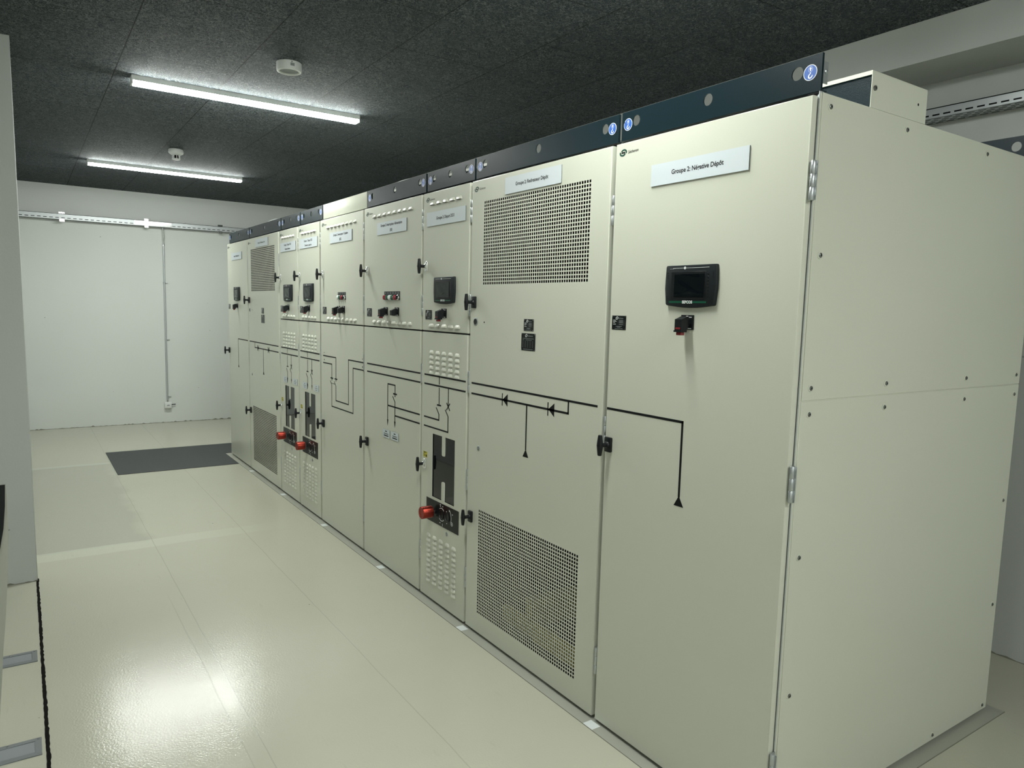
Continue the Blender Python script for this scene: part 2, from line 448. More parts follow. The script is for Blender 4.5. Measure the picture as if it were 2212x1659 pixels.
def plate_holes(b, x0, x1, z0, z1, y0, y1, holes, mi=0, n=24):
    """flat plate in x-z with round holes (cx, cz, r)"""
    holes = sorted(holes); cuts = [x0]; cells = []
    for (cx, cz, r) in holes: cells.append((cx-r*1.15, cx+r*1.15, cx, cz, r))
    cur = x0
    def rect(a, c):
        if c-a > 1e-5: b.box(a, c, y0, y1, z0, z1, mi)
    for (a, c, cx, cz, r) in cells:
        rect(cur, a); cur = c
        out = []; inn = []
        for i in range(n):
            t = 2*PI*(i+.5)/n; dx, dz = math.cos(t), math.sin(t)
            k = min(((c-cx)/abs(dx)) if abs(dx) > 1e-6 else 9, ((z1-cz)/dz if dz > 0 else (z0-cz)/dz) if abs(dz) > 1e-6 else 9)
            out.append((cx+dx*k, cz+dz*k)); inn.append((cx+dx*r, cz+dz*r))
        for i in range(n):
            j = (i+1) % n
            quad = [inn[i], out[i], out[j], inn[j]]
            # keep the square corners of the cell
            if (abs(out[i][0]-out[j][0]) > 1e-6) and (abs(out[i][1]-out[j][1]) > 1e-6):
                cxn = c if out[i][0]+out[j][0] > 2*cx else a; czn = z1 if out[i][1]+out[j][1] > 2*cz else z0
                quad = [inn[i], out[i], (cxn, czn), out[j], inn[j]]
            m = len(quad)
            b.add([(p[0], y0, p[1]) for p in quad], [tuple(range(m))], mi)
            b.add([(p[0], y1, p[1]) for p in quad], [tuple(range(m))], mi)
            b.add([(inn[i][0], y0, inn[i][1]), (inn[j][0], y0, inn[j][1]), (inn[j][0], y1, inn[j][1]), (inn[i][0], y1, inn[i][1])], [(0, 1, 2, 3)], mi)
        for zz in (z0, z1): b.add([(a, y0, zz), (c, y0, zz), (c, y1, zz), (a, y1, zz)], [(0, 1, 2, 3)], mi)
    rect(cur, x1)

RX0, RZ0, RZ1, RY = -.0005, 2.185, 2.282, .0215
def rail_mesh(b, W, back=1):
    x0, x1 = RX0+.001, W-.0155
    h = [(x0+.072, 2.2445, .0182), ((x0+x1)/2, 2.2445, .0182), (x1-.075, 2.2445, .0182)]
    plate_holes(b, x0, x1, RZ0, RZ1, RY, RY+.004, h)
    s = back
    ya, yb = (RY+.004, RY+.032) if s > 0 else (RY-.028, RY)
    b.box(x0, x0+.003, ya, yb, RZ0, RZ1); b.box(x1-.003, x1, ya, ya+.004*s, RZ0, RZ1)   # folded ends
    b.box(x0+.003, x1-.003, ya, yb, RZ0, RZ0+.003)                               # bottom fold
    for x in (x0+.012, x1-.012):
        for z in (2.2475, 2.2215): b.cyl((x, RY-.0005, z), (0, 1, 0), .0028, .001, 10, 1)
    for x, d in ((x0+.003, 1), (x1-.003, -1)):                                   # corner bolt brackets
        pass
def sticker_mesh(b):
    b.disc(0, 0, .0208, -.0004, 0, 32, 0)
    b.disc(0, 0, .0190, -.0006, -.0003, 32, 1)
    hook = [(.0015, .0005), (.0005, -.0025), (-.003, -.0055), (-.0048, -.009), (-.004, -.0125), (-.001, -.0145), (.003, -.0138), (.006, -.0105), (.0072, -.0075)]
    wd = [.002, .0025, .0032, .0036, .0036, .0034, .003, .0024, .0016]
    for i in range(len(hook)-1): b.seg(*hook[i], *hook[i+1], wd[i], -.0008, 0, -.0005)
    for (px, pz) in hook[1:-1]: b.disc(px, pz, .0016, -.0008, -.0005, 10, 0)
    b.seg(.0005, .004, .0005, .0095, .003, -.0008, 0, -.0005)
    b.prism([(-.0035, .0092), (.0045, .0092), (.0005, .0145)], -.0008, -.0005, 0)
    b.arc(.0005, .0085, .0066, .0075, .0061, .007, 0, 360, -.0007, -.0005, 24, 0)

def add_rail(root, W):
    r = link('lifting_rail', cached('rail%.1f' % W, lambda b: rail_mesh(b, W), [NAVY, LINE], 'lifting_rail'), root, label='dark navy lifting rail with three round holes')
    st = cached('sticker', sticker_mesh, [WHITE_P, BLUE], 'hook_sticker')
    x0, x1 = RX0+.001, W-.0155
    for x in (x0+.0315, x1-.0345): link('hook_sticker', st, r, (x, RY, 2.238), 'round blue sticker with a white crane hook and arrow')
    return r

def logo_mesh(b):
    b.arc(.0032, .0012, .0155, .0108, .0092, .0056, -28, 168, -.0006, 0, 16, 0)
    b.arc(-.0032, -.0012, .0155, .0108, .0092, .0056, 152, 348, -.0006, 0, 16, 0)
    b.prism([(-.0105, -.0026), (.0075, -.0026), (.0105, .0026), (-.0075, .0026)], -.0006, 0, 1)
def add_logo(door, x, z=2.1375):
    l = link('maker_logo', cached('logo', logo_mesh, [LOGO_G, LINE], 'maker_logo'), door, (x, 0, z))
    if 'logotext' not in CACHE:
        CACHE['logotext'] = text_mesh(['Sécheron'], .0150, LINE, 0, 0, -.0006, .0001, .25, align='LEFT', xscale=.92)
    link('logo_lettering', CACHE['logotext'], door, (x+.0235, 0, z-.0005))

def add_sign(root, lines, x0, z0, w=.40, h=.070, size=.0208, lead=1.55):
    s = link('name_sign', cached('sign%.2f' % w, lambda b: (b.box(0, w, -.0045, -.0035, 0, h, 0), b.box(.0005, w-.0005, -.0035, 0, .0005, h-.0005, 1)), [SIGN, SIGN_EDGE], 'name_sign'), root, (x0, 0, z0))
    long_ = max(len(l) for l in lines)
    link('sign_lettering', text_mesh(lines, size, LINE, w/2, h/2+.001, -.0048, .00045, lead=lead, xscale=.94), s)
    return s

def display_mesh(b):
    w, h = .208, .128
    out = []
    def corner(cx, cz, r, a0, a1): 
        for i in range(5):
            a = math.radians(a0+(a1-a0)*i/4); out.append((cx+r*math.cos(a), cz+r*math.sin(a)))
    corner(w/2-.004, h/2-.005, .005, 90, 0)
    out += [(w/2+.003, .02), (w/2+.0035, -.01)]
    corner(w/2-.008, -h/2+.006, .006, 0, -90)
    for i in range(1, 8): 
        t = i/8; x = w/2-.008-(w-.016)*t; out.append((x, -h/2-.0075*math.sin(PI*t)))
    corner(-w/2+.008, -h/2+.006, .006, -90, -180)
    out += [(-w/2-.0035, -.01), (-w/2-.003, .02)]
    corner(-w/2+.004, h/2-.005, .005, 180, 90)
    n = len(out)
    prof = [(1., 0.), (1., -.0085), (.988, -.0118), (.965, -.0128)]
    vs = []
    for k, y in prof: vs += [(x*k, y, z*k) for x, z in out]
    fs = []
    for k in range(len(prof)-1):
        for i in range(n): fs.append((k*n+i, k*n+(i+1) % n, (k+1)*n+(i+1) % n, (k+1)*n+i))
    fs.append(tuple((len(prof)-1)*n+i for i in range(n)))
    b.add(vs, fs, 0)
    y0 = -.0128
    for sx in (-1, 1):                                           # grip slots at the four corners
        for z in (.040, .034, .028, .022, -.036, -.042, -.048): b.box(min(sx*.092, sx*.099), max(sx*.092, sx*.099), y0-.0004, y0, z-.0012, z+.0012, 1)
    b.seg(-.073, .0545, .078, .0545, .0011, y0-.0004, 2, y0)     # thin white line along the head
    b.disc(-.022, .0548, .0042, y0-.0007, y0, 18, 2)
    for x in (-.085, -.079, -.073): b.disc(x, .0530, .0009, y0-.0004, y0, 8, 2)
    b.box(-.085, .072, y0-.0004, y0, -.0560, -.0505, 3)          # green strip
    b.box(-.078, .066, y0-.0012, y0, -.0445, .043, 1, .0006, 1)  # raised dark bezel
    for k in range(8): b.box(.0705, .079, y0-.0012, y0, .030-k*.0098, .0375-k*.0098, 1, .0005, 1)
def film_mesh(b):
    nx, nz = 26, 18; vs = []
    rnd = random.Random(3)
    ph = [(rnd.uniform(.6, 2.2), rnd.uniform(.6, 2.2), rnd.uniform(0, 6)) for _ in range(4)]
    for j in range(nz+1):
        for i in range(nx+1):
            u, v = i/nx, j/nz
            e = math.sin(PI*u)**.5*math.sin(PI*v)**.5
            d = sum(math.sin(a*PI*2*u+c*PI*2*v+p) for a, c, p in ph)*.0005
            fold = .0035*math.exp(-((v-.13-.10*math.exp(-((u-.55)/.16)**2))/.045)**2)
            vs.append((-.066+.128*u, -.0152-(d+.001+fold)*e, -.038+.074*v))
    b.add(vs, [(j*(nx+1)+i, j*(nx+1)+i+1, (j+1)*(nx+1)+i+1, (j+1)*(nx+1)+i) for j in range(nz) for i in range(nx)])
def add_display(root, cx, cz=1.673):
    d = link('control_display', cached('display', display_mesh, [DISP, BLACK, WHITE_P, GREEN_D], 'control_display'), root, (cx, 0, cz), 'black framed control display')
    link('screen', cached('screen', lambda b: b.box(-.064, .060, -.0150, -.0140, -.037, .035, 0), [SCREEN], 'screen'), d)
    link('protective_film', cached('film', film_mesh, [FILM], 'protective_film'), d, label='crinkled clear film on the screen')
    if 'sepcos' not in CACHE: CACHE['sepcos'] = text_mesh(['SEPCOS'], .0125, WHITE_P, 0, 0, -.0136, .0004)
    link('display_lettering', CACHE['sepcos'], d, (-.006, 0, -.0530))
    return d

def switch_plate(b): 
    b.box(-.027, .027, -.0035, 0, -.0235, .0235, 0, .0008, 1)
    for x, z, w in ((0, .0195, .009), (-.015, .0165, .008), (.013, .0165, .012), (.012, -.0195, .014)): b.seg(x-w/2, z, x+w/2, z, .0022, -.0040, 1, -.0034)
def switch_grip(b, red):
    b.cyl((0, -.0035, 0), (0, -1, 0), .0165, .010, 24)
    if red:
        pr = [(-.010, .016), (-.018, .0185), (-.036, .0115), (-.044, .009), (-.044, -.030), (-.020, -.030), (-.0135, -.016), (-.010, -.016)]
        b.prism(pr, -.0145, .0145, 0, 'yz')
        b.box(-.0165, .0165, -.0455, -.020, -.0315, -.026, 0)
        b.box(-.0105, .0105, -.0405, -.024, -.0415, -.0315, 1, .001, 1)
        b.box(-.010, .010, -.0448, -.0436, -.0225, -.0165, 1)
    else:
        pr = [(-.010, .015), (-.016, .017), (-.034, .009), (-.040, .006), (-.040, -.022), (-.020, -.025), (-.0135, -.015), (-.010, -.015)]
        b.prism(pr, -.0125, .0125, 0, 'yz')
def add_switch(root, cx, red, cz=1.5555):
    s = link('rotary_switch', cached('swplate', switch_plate, [BLACK, WHITE_P], 'rotary_switch'), root, (cx, 0, cz))
    link('switch_grip', cached('swgrip%d' % red, lambda b: switch_grip(b, red), [BLACK, RED_P], 'switch_grip'), s, label='black grip with a red lock tab' if red else None)

def nameplate_mesh(b, w, h, big):
    b.box(0, w, -.0012, 0, 0, h, 0)
    for x in (.0035, w-.0035):
        for z in (.0035, h-.0035): b.disc(x, z, .0016, -.0020, -.0011, 10, 2)
    k = h/.05 if not big else 1.2
    lx, lz = w*.36, h-.0085*(1 if not big else 1.15)
    s = .36*k
    b.arc(lx+.0032*s, lz+.001*s, .0155*s, .0145*s, .0092*s, .0085*s, -28, 168, -.0016, -.0011, 12, 1)
    b.arc(lx-.0032*s, lz-.001*s, .0155*s, .0145*s, .0092*s, .0085*s, 152, 348, -.0016, -.0011, 12, 1)
    if not big:
        for i, z in enumerate((.034, .0295, .0255, .0195)):
            z = z*h/.05
            b.seg(w*.08, z, w*(.27, .33, .22, .29)[i], z, .0015, -.0015, 1, -.0011)
            b.arc(w*.65, z, w*.265, .0022, w*.255, .0017, 0, 360, -.0014, -.0011, 4, 3) if 0 else None
            b.seg(w*.40, z-.0021, w*.92, z-.0021, .0004, -.0014, 3, -.0011)
            b.seg(w*.52, z, w*.80, z, .0013, -.0015, 3, -.0011)
        b.seg(w*.28, h*.245, w*.72, h*.245, .0014, -.0015, 3, -.0011); b.seg(w*.38, h*.18, w*.62, h*.18, .0014, -.0015, 3, -.0011)
        b.seg(w*.22, h*.08, w*.78, h*.08, .0013, -.0015, 3, -.0011)
    else:
        b.seg(w*.1, h*.70, w*.9, h*.70, .0018, -.0015, 3, -.0011); b.seg(w*.1, h*.615, w*.2, h*.615, .0016, -.0015, 3, -.0011); b.seg(w*.33, h*.615, w*.75, h*.615, .0016, -.0015, 3, -.0011)
        for r in range(5):
            for c in range(5): b.seg(w*(.1+.175*c), h*(.53-.078*r), w*(.145+.175*c), h*(.53-.078*r), .0015, -.0015, 3, -.0011)
        b.seg(w*.16, h*.075, w*.84, h*.075, .0018, -.0015, 3, -.0011)
def add_nameplate(root, x, z, w=.073, h=.050, big=False):
    p = link('rating_plate', cached('np%.3f%d' % (w, big), lambda b: nameplate_mesh(b, w, h, big), [BLACK_M, WHITE_P, CHROME, GREY_P], 'rating_plate'), root, (x, 0, z))
    k = 'nptext%d' % big
    if k not in CACHE: CACHE[k] = text_mesh(['Sécheron'], .0072 if not big else .0105, GREY_P, 0, 0, -.0017, .0001, .2, align='LEFT', xscale=.9)
    link('plate_lettering', CACHE[k], p, (w*.36+.008*(1.5 if big else 1), 0, h-.0085*(1.15 if big else 1)))

def handle_base(b, chrome):
    if chrome:
        b.box(-.012, .014, -.010, 0, -.027, .027, 0, .004, 3)
        b.cyl((.001, -.010, .018), (0, -1, 0), .005, .003, 14); b.cyl((.001, -.010, -.018), (0, -1, 0), .005, .003, 14)
        b.lathe((.001, -.010, 0), (0, -1, 0), [(.012, 0), (.012, .006), (.009, .009)], 20)
    else:
        b.box(-.0165, .0165, -.012, 0, -.0275, .0275, 0, .003, 2)
        b.lathe((0, -.012, 0), (0, -1, 0), [(.013, 0), (.012, .004), (.0095, .007)], 20)
def handle_grip(b):
    b.lathe((0, -.012, 0), (0, -1, 0), [(.0085, 0), (.0078, .016), (.0088, .026), (.0092, .030)], 18)
    prof = [(.0052, -.0385), (.0072, -.037), (.0082, -.030), (.0102, -.013), (.0112, 0), (.0102, .013), (.0082, .030), (.0072, .037), (.0052, .0385)]
    n = 18; vs = []; fs = []
    for r, h in prof:
        for i in range(n):
            a = 2*PI*i/n
            ca, sa = math.cos(a), math.sin(a)
            ca = math.copysign(abs(ca)**.7, ca); sa = math.copysign(abs(sa)**.7, sa)
            vs.append((ca*r*1.12, -.0465+sa*r*.78, h))
    for k in range(len(prof)-1):
        for i in range(n): fs.append((k*n+i, k*n+(i+1) % n, (k+1)*n+(i+1) % n, (k+1)*n+i))
    fs.append(tuple(range(n))); fs.append(tuple((len(prof)-1)*n+i for i in range(n)))
    b.add(vs, fs)
    b.disc(0, 0, .005, -.0562, -.050, 16)
def add_handle(root, x, z, chrome=False):
    h = link('door_handle', cached('hbase%d' % chrome, lambda b: handle_base(b, chrome), [CHROME if chrome else BLACK], 'door_handle'), root, (x, 0, z), 'black T handle on a chrome base' if chrome else 'black T handle')
    link('handle_grip', cached('hgrip', handle_grip, [BLACK], 'handle_grip'), h)

def hinge_mesh(b):
    for k in range(3):
        z = -.052+k*.035
        b.lathe((0, 0, z), (0, 0, 1), [(.0065, 0), (.0072, .001), (.0072, .0335), (.0065, .0345)], 16)
    b.box(.002, .0098, .004, .0065, -.051, .052); b.box(-.0072, -.004, .0, .018, -.051, .052)
    for z in (-.042, .042): b.cyl((.0065, .0045, z), (0, -1, 0), .003, .002, 10)
def add_hinges(root, W, zs):
    for z in zs: link('hinge', cached('hinge', hinge_mesh, [GALV], 'hinge'), root, (W-.0105, .006, z))

def lock_mesh(b, r, slot):
    b.lathe((0, 0, 0), (0, -1, 0), [(r, 0), (r, .0018), (r*.88, .003)], 24, 0)
    b.disc(0, 0, r*.72, -.0034, -.0029, 20, 1)
    if slot: b.box(-.0022, .0022, -.0046, -.0028, -r*.6, r*.6, 0); b.box(-r*.45, r*.45, -.0046, -.0028, -.0016, .0016, 0)
def add_lock(door, x, z, r=.0125, slot=True):
    link('key_lock', cached('lock%.4f' % r, lambda b: lock_mesh(b, r, slot), [GALV, SCREW if slot else BLACK], 'key_lock'), door, (x, 0, z))

# ------------------------------------------------------------------ printed mimic lines
BW = .0085
def mimic(door, key, fn):
    return link('mimic_line', cached('mimic_'+key, fn, [LINE], 'mimic_line'), door, label='black one-line circuit diagram printed on the door')
def earth(b, x, z): b.prism([(x-.021, z-.031), (x+.021, z-.031), (x, z+.004)], -.0007, 0)
def arrow(b, x, z): b.prism([(x-.009, z+.030), (x+.009, z+.030), (x, z-.006)], -.0007, 0)
def diode(b, x, z, d):
    b.seg(x, z-.028, x, z+.028, .006); b.prism([(x+d*.003, z), (x+d*.043, z+.028), (x+d*.043, z-.028)], -.0007, 0)
def mimic_neg(b, W, mirror):
    if not mirror: b.path([(.004, 1.2305), (.376, 1.2305), (.376, .98)], BW); earth(b, .376, .980)
    else: b.path([(W-.045, 1.2305), (.386, 1.2305), (.386, .98)], BW); earth(b, .386, .980)
def mimic_rect(b, mirror):
    f = (lambda x: x) if not mirror else (lambda x: .975-x)
    b.path([(f(.024), 1.230), (f(.950), 1.230)], BW)
    b.path([(f(.024), 1.180), (f(.774), 1.180), (f(.774), 1.230)], BW)
    for x in (.296, .640): diode(b, f(x), 1.181, -1 if mirror else 1)
    b.path([(f(.488), 1.180), (f(.488), .983)], BW); earth(b, f(.488), .983)
def blade(b, x, z0, z1): b.path([(x-.030, z0), (x, z1)], .0065)
def mimic_feed(b, links):
    b.path([(.029, 1.2295), (.467, 1.2295)], BW); b.path([(.029, 1.1805), (.467, 1.1805)], BW)
    xa, xb = .197, .2955
    b.path([(xa, 1.2295), (xa, 1.189)], .0065); b.path([(xa, 1.172), (xa, 1.081)], .0065); b.seg(xa-.022, 1.081, xa+.022, 1.081, .0075)
    b.path([(xa-.031, 1.066), (xa, 1.034)], .0065)
    b.path([(xb, 1.1805), (xb, 1.085)], .0065); b.seg(xb-.018, 1.103, xb+.018, 1.066, .0065); b.seg(xb+.018, 1.103, xb-.018, 1.066, .0065)
    b.path([(xb-.031, 1.066), (xb, 1.034)], .0065)
    if links:
        b.path([(xa, 1.036), (xa, 1.003), (.029, 1.003)], BW*.9); b.path([(xb, 1.036), (xb, .954), (.029, .954)], BW*.9)
    else:
        for x in (xa+.018, xb+.020):
            pass
        b.path([(xa, 1.036), (xa, .968)], .0065); arrow(b, xa, .956); b.path([(xb, 1.036), (xb, .968)], .0065); arrow(b, xb, .956)
def contact(b, x, z):
    b.seg(x-.025, z, x+.025, z, .009); b.arc(x, z-.004, .009, .013, .006, .009, 180, 360, -.0007, 0, 8); b.seg(x, z-.012, x, z-.018, .004)
def mimic_alim(b):
    b.path([(.046, 1.229), (.779, 1.229)], BW); b.path([(.046, 1.180), (.779, 1.180)], BW)
    b.path([(.458, 1.080), (.458, 1.131), (.358, 1.131), (.358, .905)], .0075); arrow(b, .358, .889)
    contact(b, .458, 1.080); b.path([(.426, 1.064), (.457, 1.034)], .0065); b.path([(.457, 1.036), (.457, .905)], .0075); arrow(b, .457, .889)
    b.path([(.358, 1.003), (.778, 1.003)], BW); b.path([(.457, .9535), (.778, .9535)], BW)
def mimic_coup(b):
    b.path([(.045, 1.226), (.298, 1.226), (.298, 1.078)], .0075); b.path([(.045, 1.176), (.219, 1.176), (.219, 1.079)], .0075)
    for x in (.298, .219):
        contact(b, x, 1.079)
        b.path([(x-.031, 1.060), (x-.003, 1.030)], .006)
    b.seg(.207, 1.043, .283, 1.043, .003)
    b.path([(.2955, 1.032), (.2955, .930), (.530, .930), (.530, 1.2275), (.791, 1.2275)], .0075)
    b.path([(.216, 1.032), (.216, .8815), (.6115, .8815), (.6115, 1.179), (.791, 1.179)], .0075)
    for x, z in ((.067, 1.2475), (.770, 1.2490)): b.seg(x-.006, z, x+.006, z, .0035)
    for x, z in ((.067, 1.198), (.770, 1.199)): b.seg(x-.006, z, x+.006, z, .0032); b.seg(x, z-.006, x, z+.006, .0032)

def small_sign(root, x0, z0, word=None):
    s = link('small_sign', cached('ssign', lambda b: (b.box(0, .099, -.003, -.0022, 0, .0485, 0), b.box(.0004, .0986, -.0022, 0, .0004, .0481, 1)), [SIGN, SIGN_EDGE], 'small_sign'), root, (x0, 0, z0))
    k = 'ss_%s' % word
    if k not in CACHE:
        b = MB()
        if word: b.seg(.036, .0375, .060, .0375, .006, -.0032, 0, -.003); b.seg(.018, .0115, .082, .0115, .006, -.0032, 0, -.003)
        else:
            for z, w in ((.0375, .030), (.0245, .058), (.0115, .044)): b.seg(.0495-w/2, z, .0495+w/2, z, .0055, -.0032, 0, -.003)
        CACHE[k] = b.mesh('sign_lettering', [GREY_P if not word else LINE])
        if word: CACHE[k+'t'] = text_mesh([word], .0118, LINE, .0495, .0245, -.0033, .0002)
    link('sign_lettering', CACHE[k], s)
    if word: link('sign_lettering', CACHE[k+'t'], s)

# ------------------------------------------------------------------ feeder details
CUT = (.130, .369, .584, .923)
def tabs(b):
    for z0, z1, up in ((.821, .924, 1), (.583, .684, 0)):
        x0, x1 = .2335, .2645; r = .007
        if up: pts = [(x0, z1), (x0, z0+r), (x0+r*.3, z0+r*.3), (x0+r, z0), (x1-r, z0), (x1-r*.3, z0+r*.3), (x1, z0+r), (x1, z1)]
        else: pts = [(x0, z0), (x1, z0), (x1, z1-r), (x1-r*.3, z1-r*.3), (x1-r, z1), (x0+r, z1), (x0+r*.3, z1-r*.3), (x0, z1-r)]
        b.prism(pts, 0, .004)
def panel_mesh(b):
    b.box(.070, .420, -.002, 0, .447, .5695, 0, .0006, 1)
    y = -.0024
    cx, cz = .243, .511                                   # first dial
    b.lathe((cx, -.002, cz), (0, -1, 0), [(.025, 0), (.025, .003), (.020, .004), (.019, .001)], 28, 1)
    b.arc(cx, cz, .0355, .0355, .0325, .0325, 45, 130, y, -.002, 12, 2); b.arc(cx, cz, .0355, .0355, .0325, .0325, 225, 315, y, -.002, 12, 2)
    for dx, z, w in ((-.014, .562, .010), (-.013, .554, .008), (.012, .556, .006), (-.016, .464, .010), (.010, .462, .005), (.010, .454, .005)):
        b.seg(cx+dx-w/2, z, cx+dx+w/2, z, .004, y, 2, -.002)
    cx = .307                                             # second dial
    b.lathe((cx, -.002, .512), (0, -1, 0), [(.024, 0), (.024, .003), (.019, .004), (.018, .001)], 28, 1)
    b.arc(.268, .512, .080, .066, .0775, .0635, -18, 40, y, -.002, 14, 2)
    b.arc(.353, .487, .010, .010, .0075, .0075, 0, 360, y, -.002, 16, 2); b.disc(.353, .487, .0025, y, -.002, 10, 2)
    b.prism([(.322, .556), (.334, .553), (.325, .545)], y, -.002, 2)
    b.seg(.355, .538, .363, .538, .004, y, 2, -.002)
    b.disc(.296, .540, .003, y, -.002, 10, 2); b.disc(.300, .478, .003, y, -.002, 10, 2)
def knob_mesh(b):
    c = (.163, 0, .511)
    b.lathe((c[0], -.020, c[2]), (0, -1, 0), [(.031, 0), (.0325, .001), (.0325, .058), (.031, .060), (.024, .060), (.0235, .0585), (.014, .0585), (.0135, .0575)], 36, 0)
    b.lathe((c[0], -.002, c[2]), (0, -1, 0), [(.015, 0), (.015, .003), (.011, .004), (.011, .018)], 20, 2)
    b.box(c[0]+.011, c[0]+.0135, -.016, -.006, c[2]-.028, c[2]-.004, 1); b.lathe((c[0]+.0105, -.011, c[2]+.002), (1, 0, 0), [(.007, 0), (.007, .003)], 14, 1)
def lamp_strip(b, n): 
    w = .0352*n
    b.box(-w/2, w/2, -.0022, 0, -.025, .025, 0)
    for i in range(n):
        x = (-(n-1)/2+i)*.0352
        for z, ww in ((.019, .020), (.0125, .020)): b.seg(x-ww/2, z, x+ww/2, z, .0028, -.0026, 1, -.002)
def lamp_lens(b, ring): b.lathe((0, 0, 0), (0, -1, 0), [(.0145, 0), (.0145, .007), (.0138, .010), (.012, .0135), (.006, .0155), (.0005, .016)], 24, 0)
def selector(b):
    b.lathe((0, 0, 0), (0, -1, 0), [(.0145, 0), (.0145, .008), (.0125, .010), (.0115, .010)], 24, 1); b.lathe((0, -.009, 0), (0, -1, 0), [(.0112, 0), (.0112, .004)], 20, 0)
    b.box(-.003, .003, -.0155, -.012, -.009, .009, 0, .001, 1)

def louver_row(b, xs, zs, w, h, p=.008):
    for z in zs:
        for x in xs: b.louver(x, z, w, h, p)

def yellow_sign(b):
    b.box(-.0225, .0225, -.0006, 0, -.0155, .0155, 0)
    b.arc(-.006, .001, .010, .009, .0078, .0066, 30, 330, -.0009, -.0005, 12, 1); b.box(.008, .018, -.0009, -.0005, -.012, -.001, 1); b.seg(-.018, .012, .016, .012, .0022, -.0009, 1, -.0005)

XL = [-6.7, -5.9, -4.9, -4.4, -3.9, -3.1, -2.3, -1.8, -.8, 0.]
WD = [.8, 1., .5, .5, .8, .8, .5, 1., .8]

def cab_root(i, label, group): return thing('switchgear_cabinet', (XL[i-1], 0, 0), label, 'electrical cabinet', group)

def negative_cab(i, lines, label, mirror):
    W = .8; r = cab_root(i, label, 'plain one-door cabinets at the row ends')
    add_carcass(r, W, not mirror); add_rail(r, W)
    d = link('door', cached('door_neg', lambda b: door_pan(b, 0, W-.0226, ZB, ZT), [CREAM], 'door'), r)
    add_logo(d, .037); mimic(d, 'neg%d' % mirror, lambda b: mimic_neg(b, W, mirror))
    add_sign(r, lines, .184, 2.003); add_display(r, .387); add_switch(r, .376, True); add_nameplate(r, .0135, 1.520)
    add_handle(r, .0245, 1.098); add_hinges(r, W, (1.947, 1.110, .245))
    return r

def rectifier_cab(i, lines, label, mirror):
    W = 1.; r = cab_root(i, label, 'wide mesh-door rectifier cabinets')
    add_carcass(r, W); add_rail(r, W)
    d = link('door', cached('door_rect%d' % mirror, lambda b: door_pan(b, 0, W-.0226, ZB, ZT, GRIDS, walls=not mirror), [CREAM], 'door'), r, label='door with two square-hole mesh grilles')
    add_logo(d, .041, 2.131); mimic(d, 'rect%d' % mirror, lambda b: mimic_rect(b, mirror))
    add_sign(r, lines, .2865, 2.0795, .396)
    add_nameplate(r, .4515, 1.494, .0715, .050); add_nameplate(r, .436, 1.411, .102, .073, True)
    add_handle(r, .040, 1.6125); add_handle(r, .041, .578)
    add_lock(d, .052, 1.522, .0195, False); add_lock(d, .099, .924, .0125)
    link('screw_hole', cached('pinhole', lambda b: b.disc(0, 0, .004, -.0006, 0, 12), [LINE], 'screw_hole'), d, (.128, 0, 1.521))
    add_hinges(r, W, (1.944, 1.145, .245))
    if not mirror:
        link('insulating_board', cached('insul', lambda b: (b.box(.10, .52, .16, .19, .04, .115), b.box(.44, .90, .10, .13, .075, .155), b.box(.25, .30, .19, .6, .06, .20)), [WOOD_Y], 'insulating_board'), r, label='yellow insulating boards behind the lower mesh')
    return r

FEED_UP = lambda b: (door_pan(b, 0, .5-.0226, ZS+.004, ZT), louver_row(b, [.105+.0683*k for k in range(5)], [2.113, 1.4915], .053, .016, .0095))
FEED_LOW = lambda b: (door_pan(b, 0, .5-.0226, ZB, ZS-.004, cut=CUT, walls=True), tabs(b), louver_row(b, [.108+.0683*k for k in range(5)], [1.3525-.0268*k for k in range(5)], .044, .0165, .0075), louver_row(b, [.0985+.069*k for k in range(5)], [.366-.0278*k for k in range(10)], .043, .0165, .0075))
def gasket(r, W): link('door_gasket', cached('gasket%.1f' % W, lambda b: b.box(.002, W-.0226, .008, .021, ZS-.006, ZS+.006), [GASKET], 'door_gasket'), r)
def feeder_cab(i, lines, label, links):
    W = .5; r = cab_root(i, label, 'narrow two-door feeder cabinets')
    add_carcass(r, W); add_rail(r, W); gasket(r, W)
    u = link('upper_door', cached('feed_up', FEED_UP, [CREAM, DARK], 'upper_door'), r, label='upper door with two rows of louvres')
    l = link('lower_door', cached('feed_low', FEED_LOW, [CREAM, DARK], 'lower_door'), r, label='lower door with louvres and an H-shaped window')
    add_logo(u, .050, 2.135); mimic(l, 'feed%d' % links, lambda b: mimic_feed(b, links))
    add_sign(r, lines, .045, 1.999); add_display(r, .250); add_switch(r, .239, True); add_nameplate(r, .034, 1.520)
    add_handle(r, .046, 1.796, True); add_handle(r, .048, .747, True)
    link('viewing_window', cached('window', lambda b: b.box(CUT[0]-.004, CUT[1]+.004, .0045, .008, CUT[2]-.004, CUT[3]+.004), [GLASS_B], 'viewing_window'), r, label='dark glossy inspection window')
    p = link('operating_panel', cached('panel', panel_mesh, [BLACK_M, BLACK, WHITE_P], 'operating_panel'), r, label='black operating panel with two dials')
    link('red_knob', cached('knob', knob_mesh, [RED, SCREW, BLACK], 'red_knob'), p, label='large red metal knob')
    link('warning_sticker', cached('ysign', yellow_sign, [YELLOW, LINE], 'warning_sticker'), r, (.048, 0, .7975), 'small yellow warning sticker')
    add_lock(l, .299, .421, .0125)
    add_hinges(r, W, (2.038, 1.597, 1.230, .748, .252))
    if not links: small_sign(r, .087, .9465); small_sign(r, .350, .949)
    return r

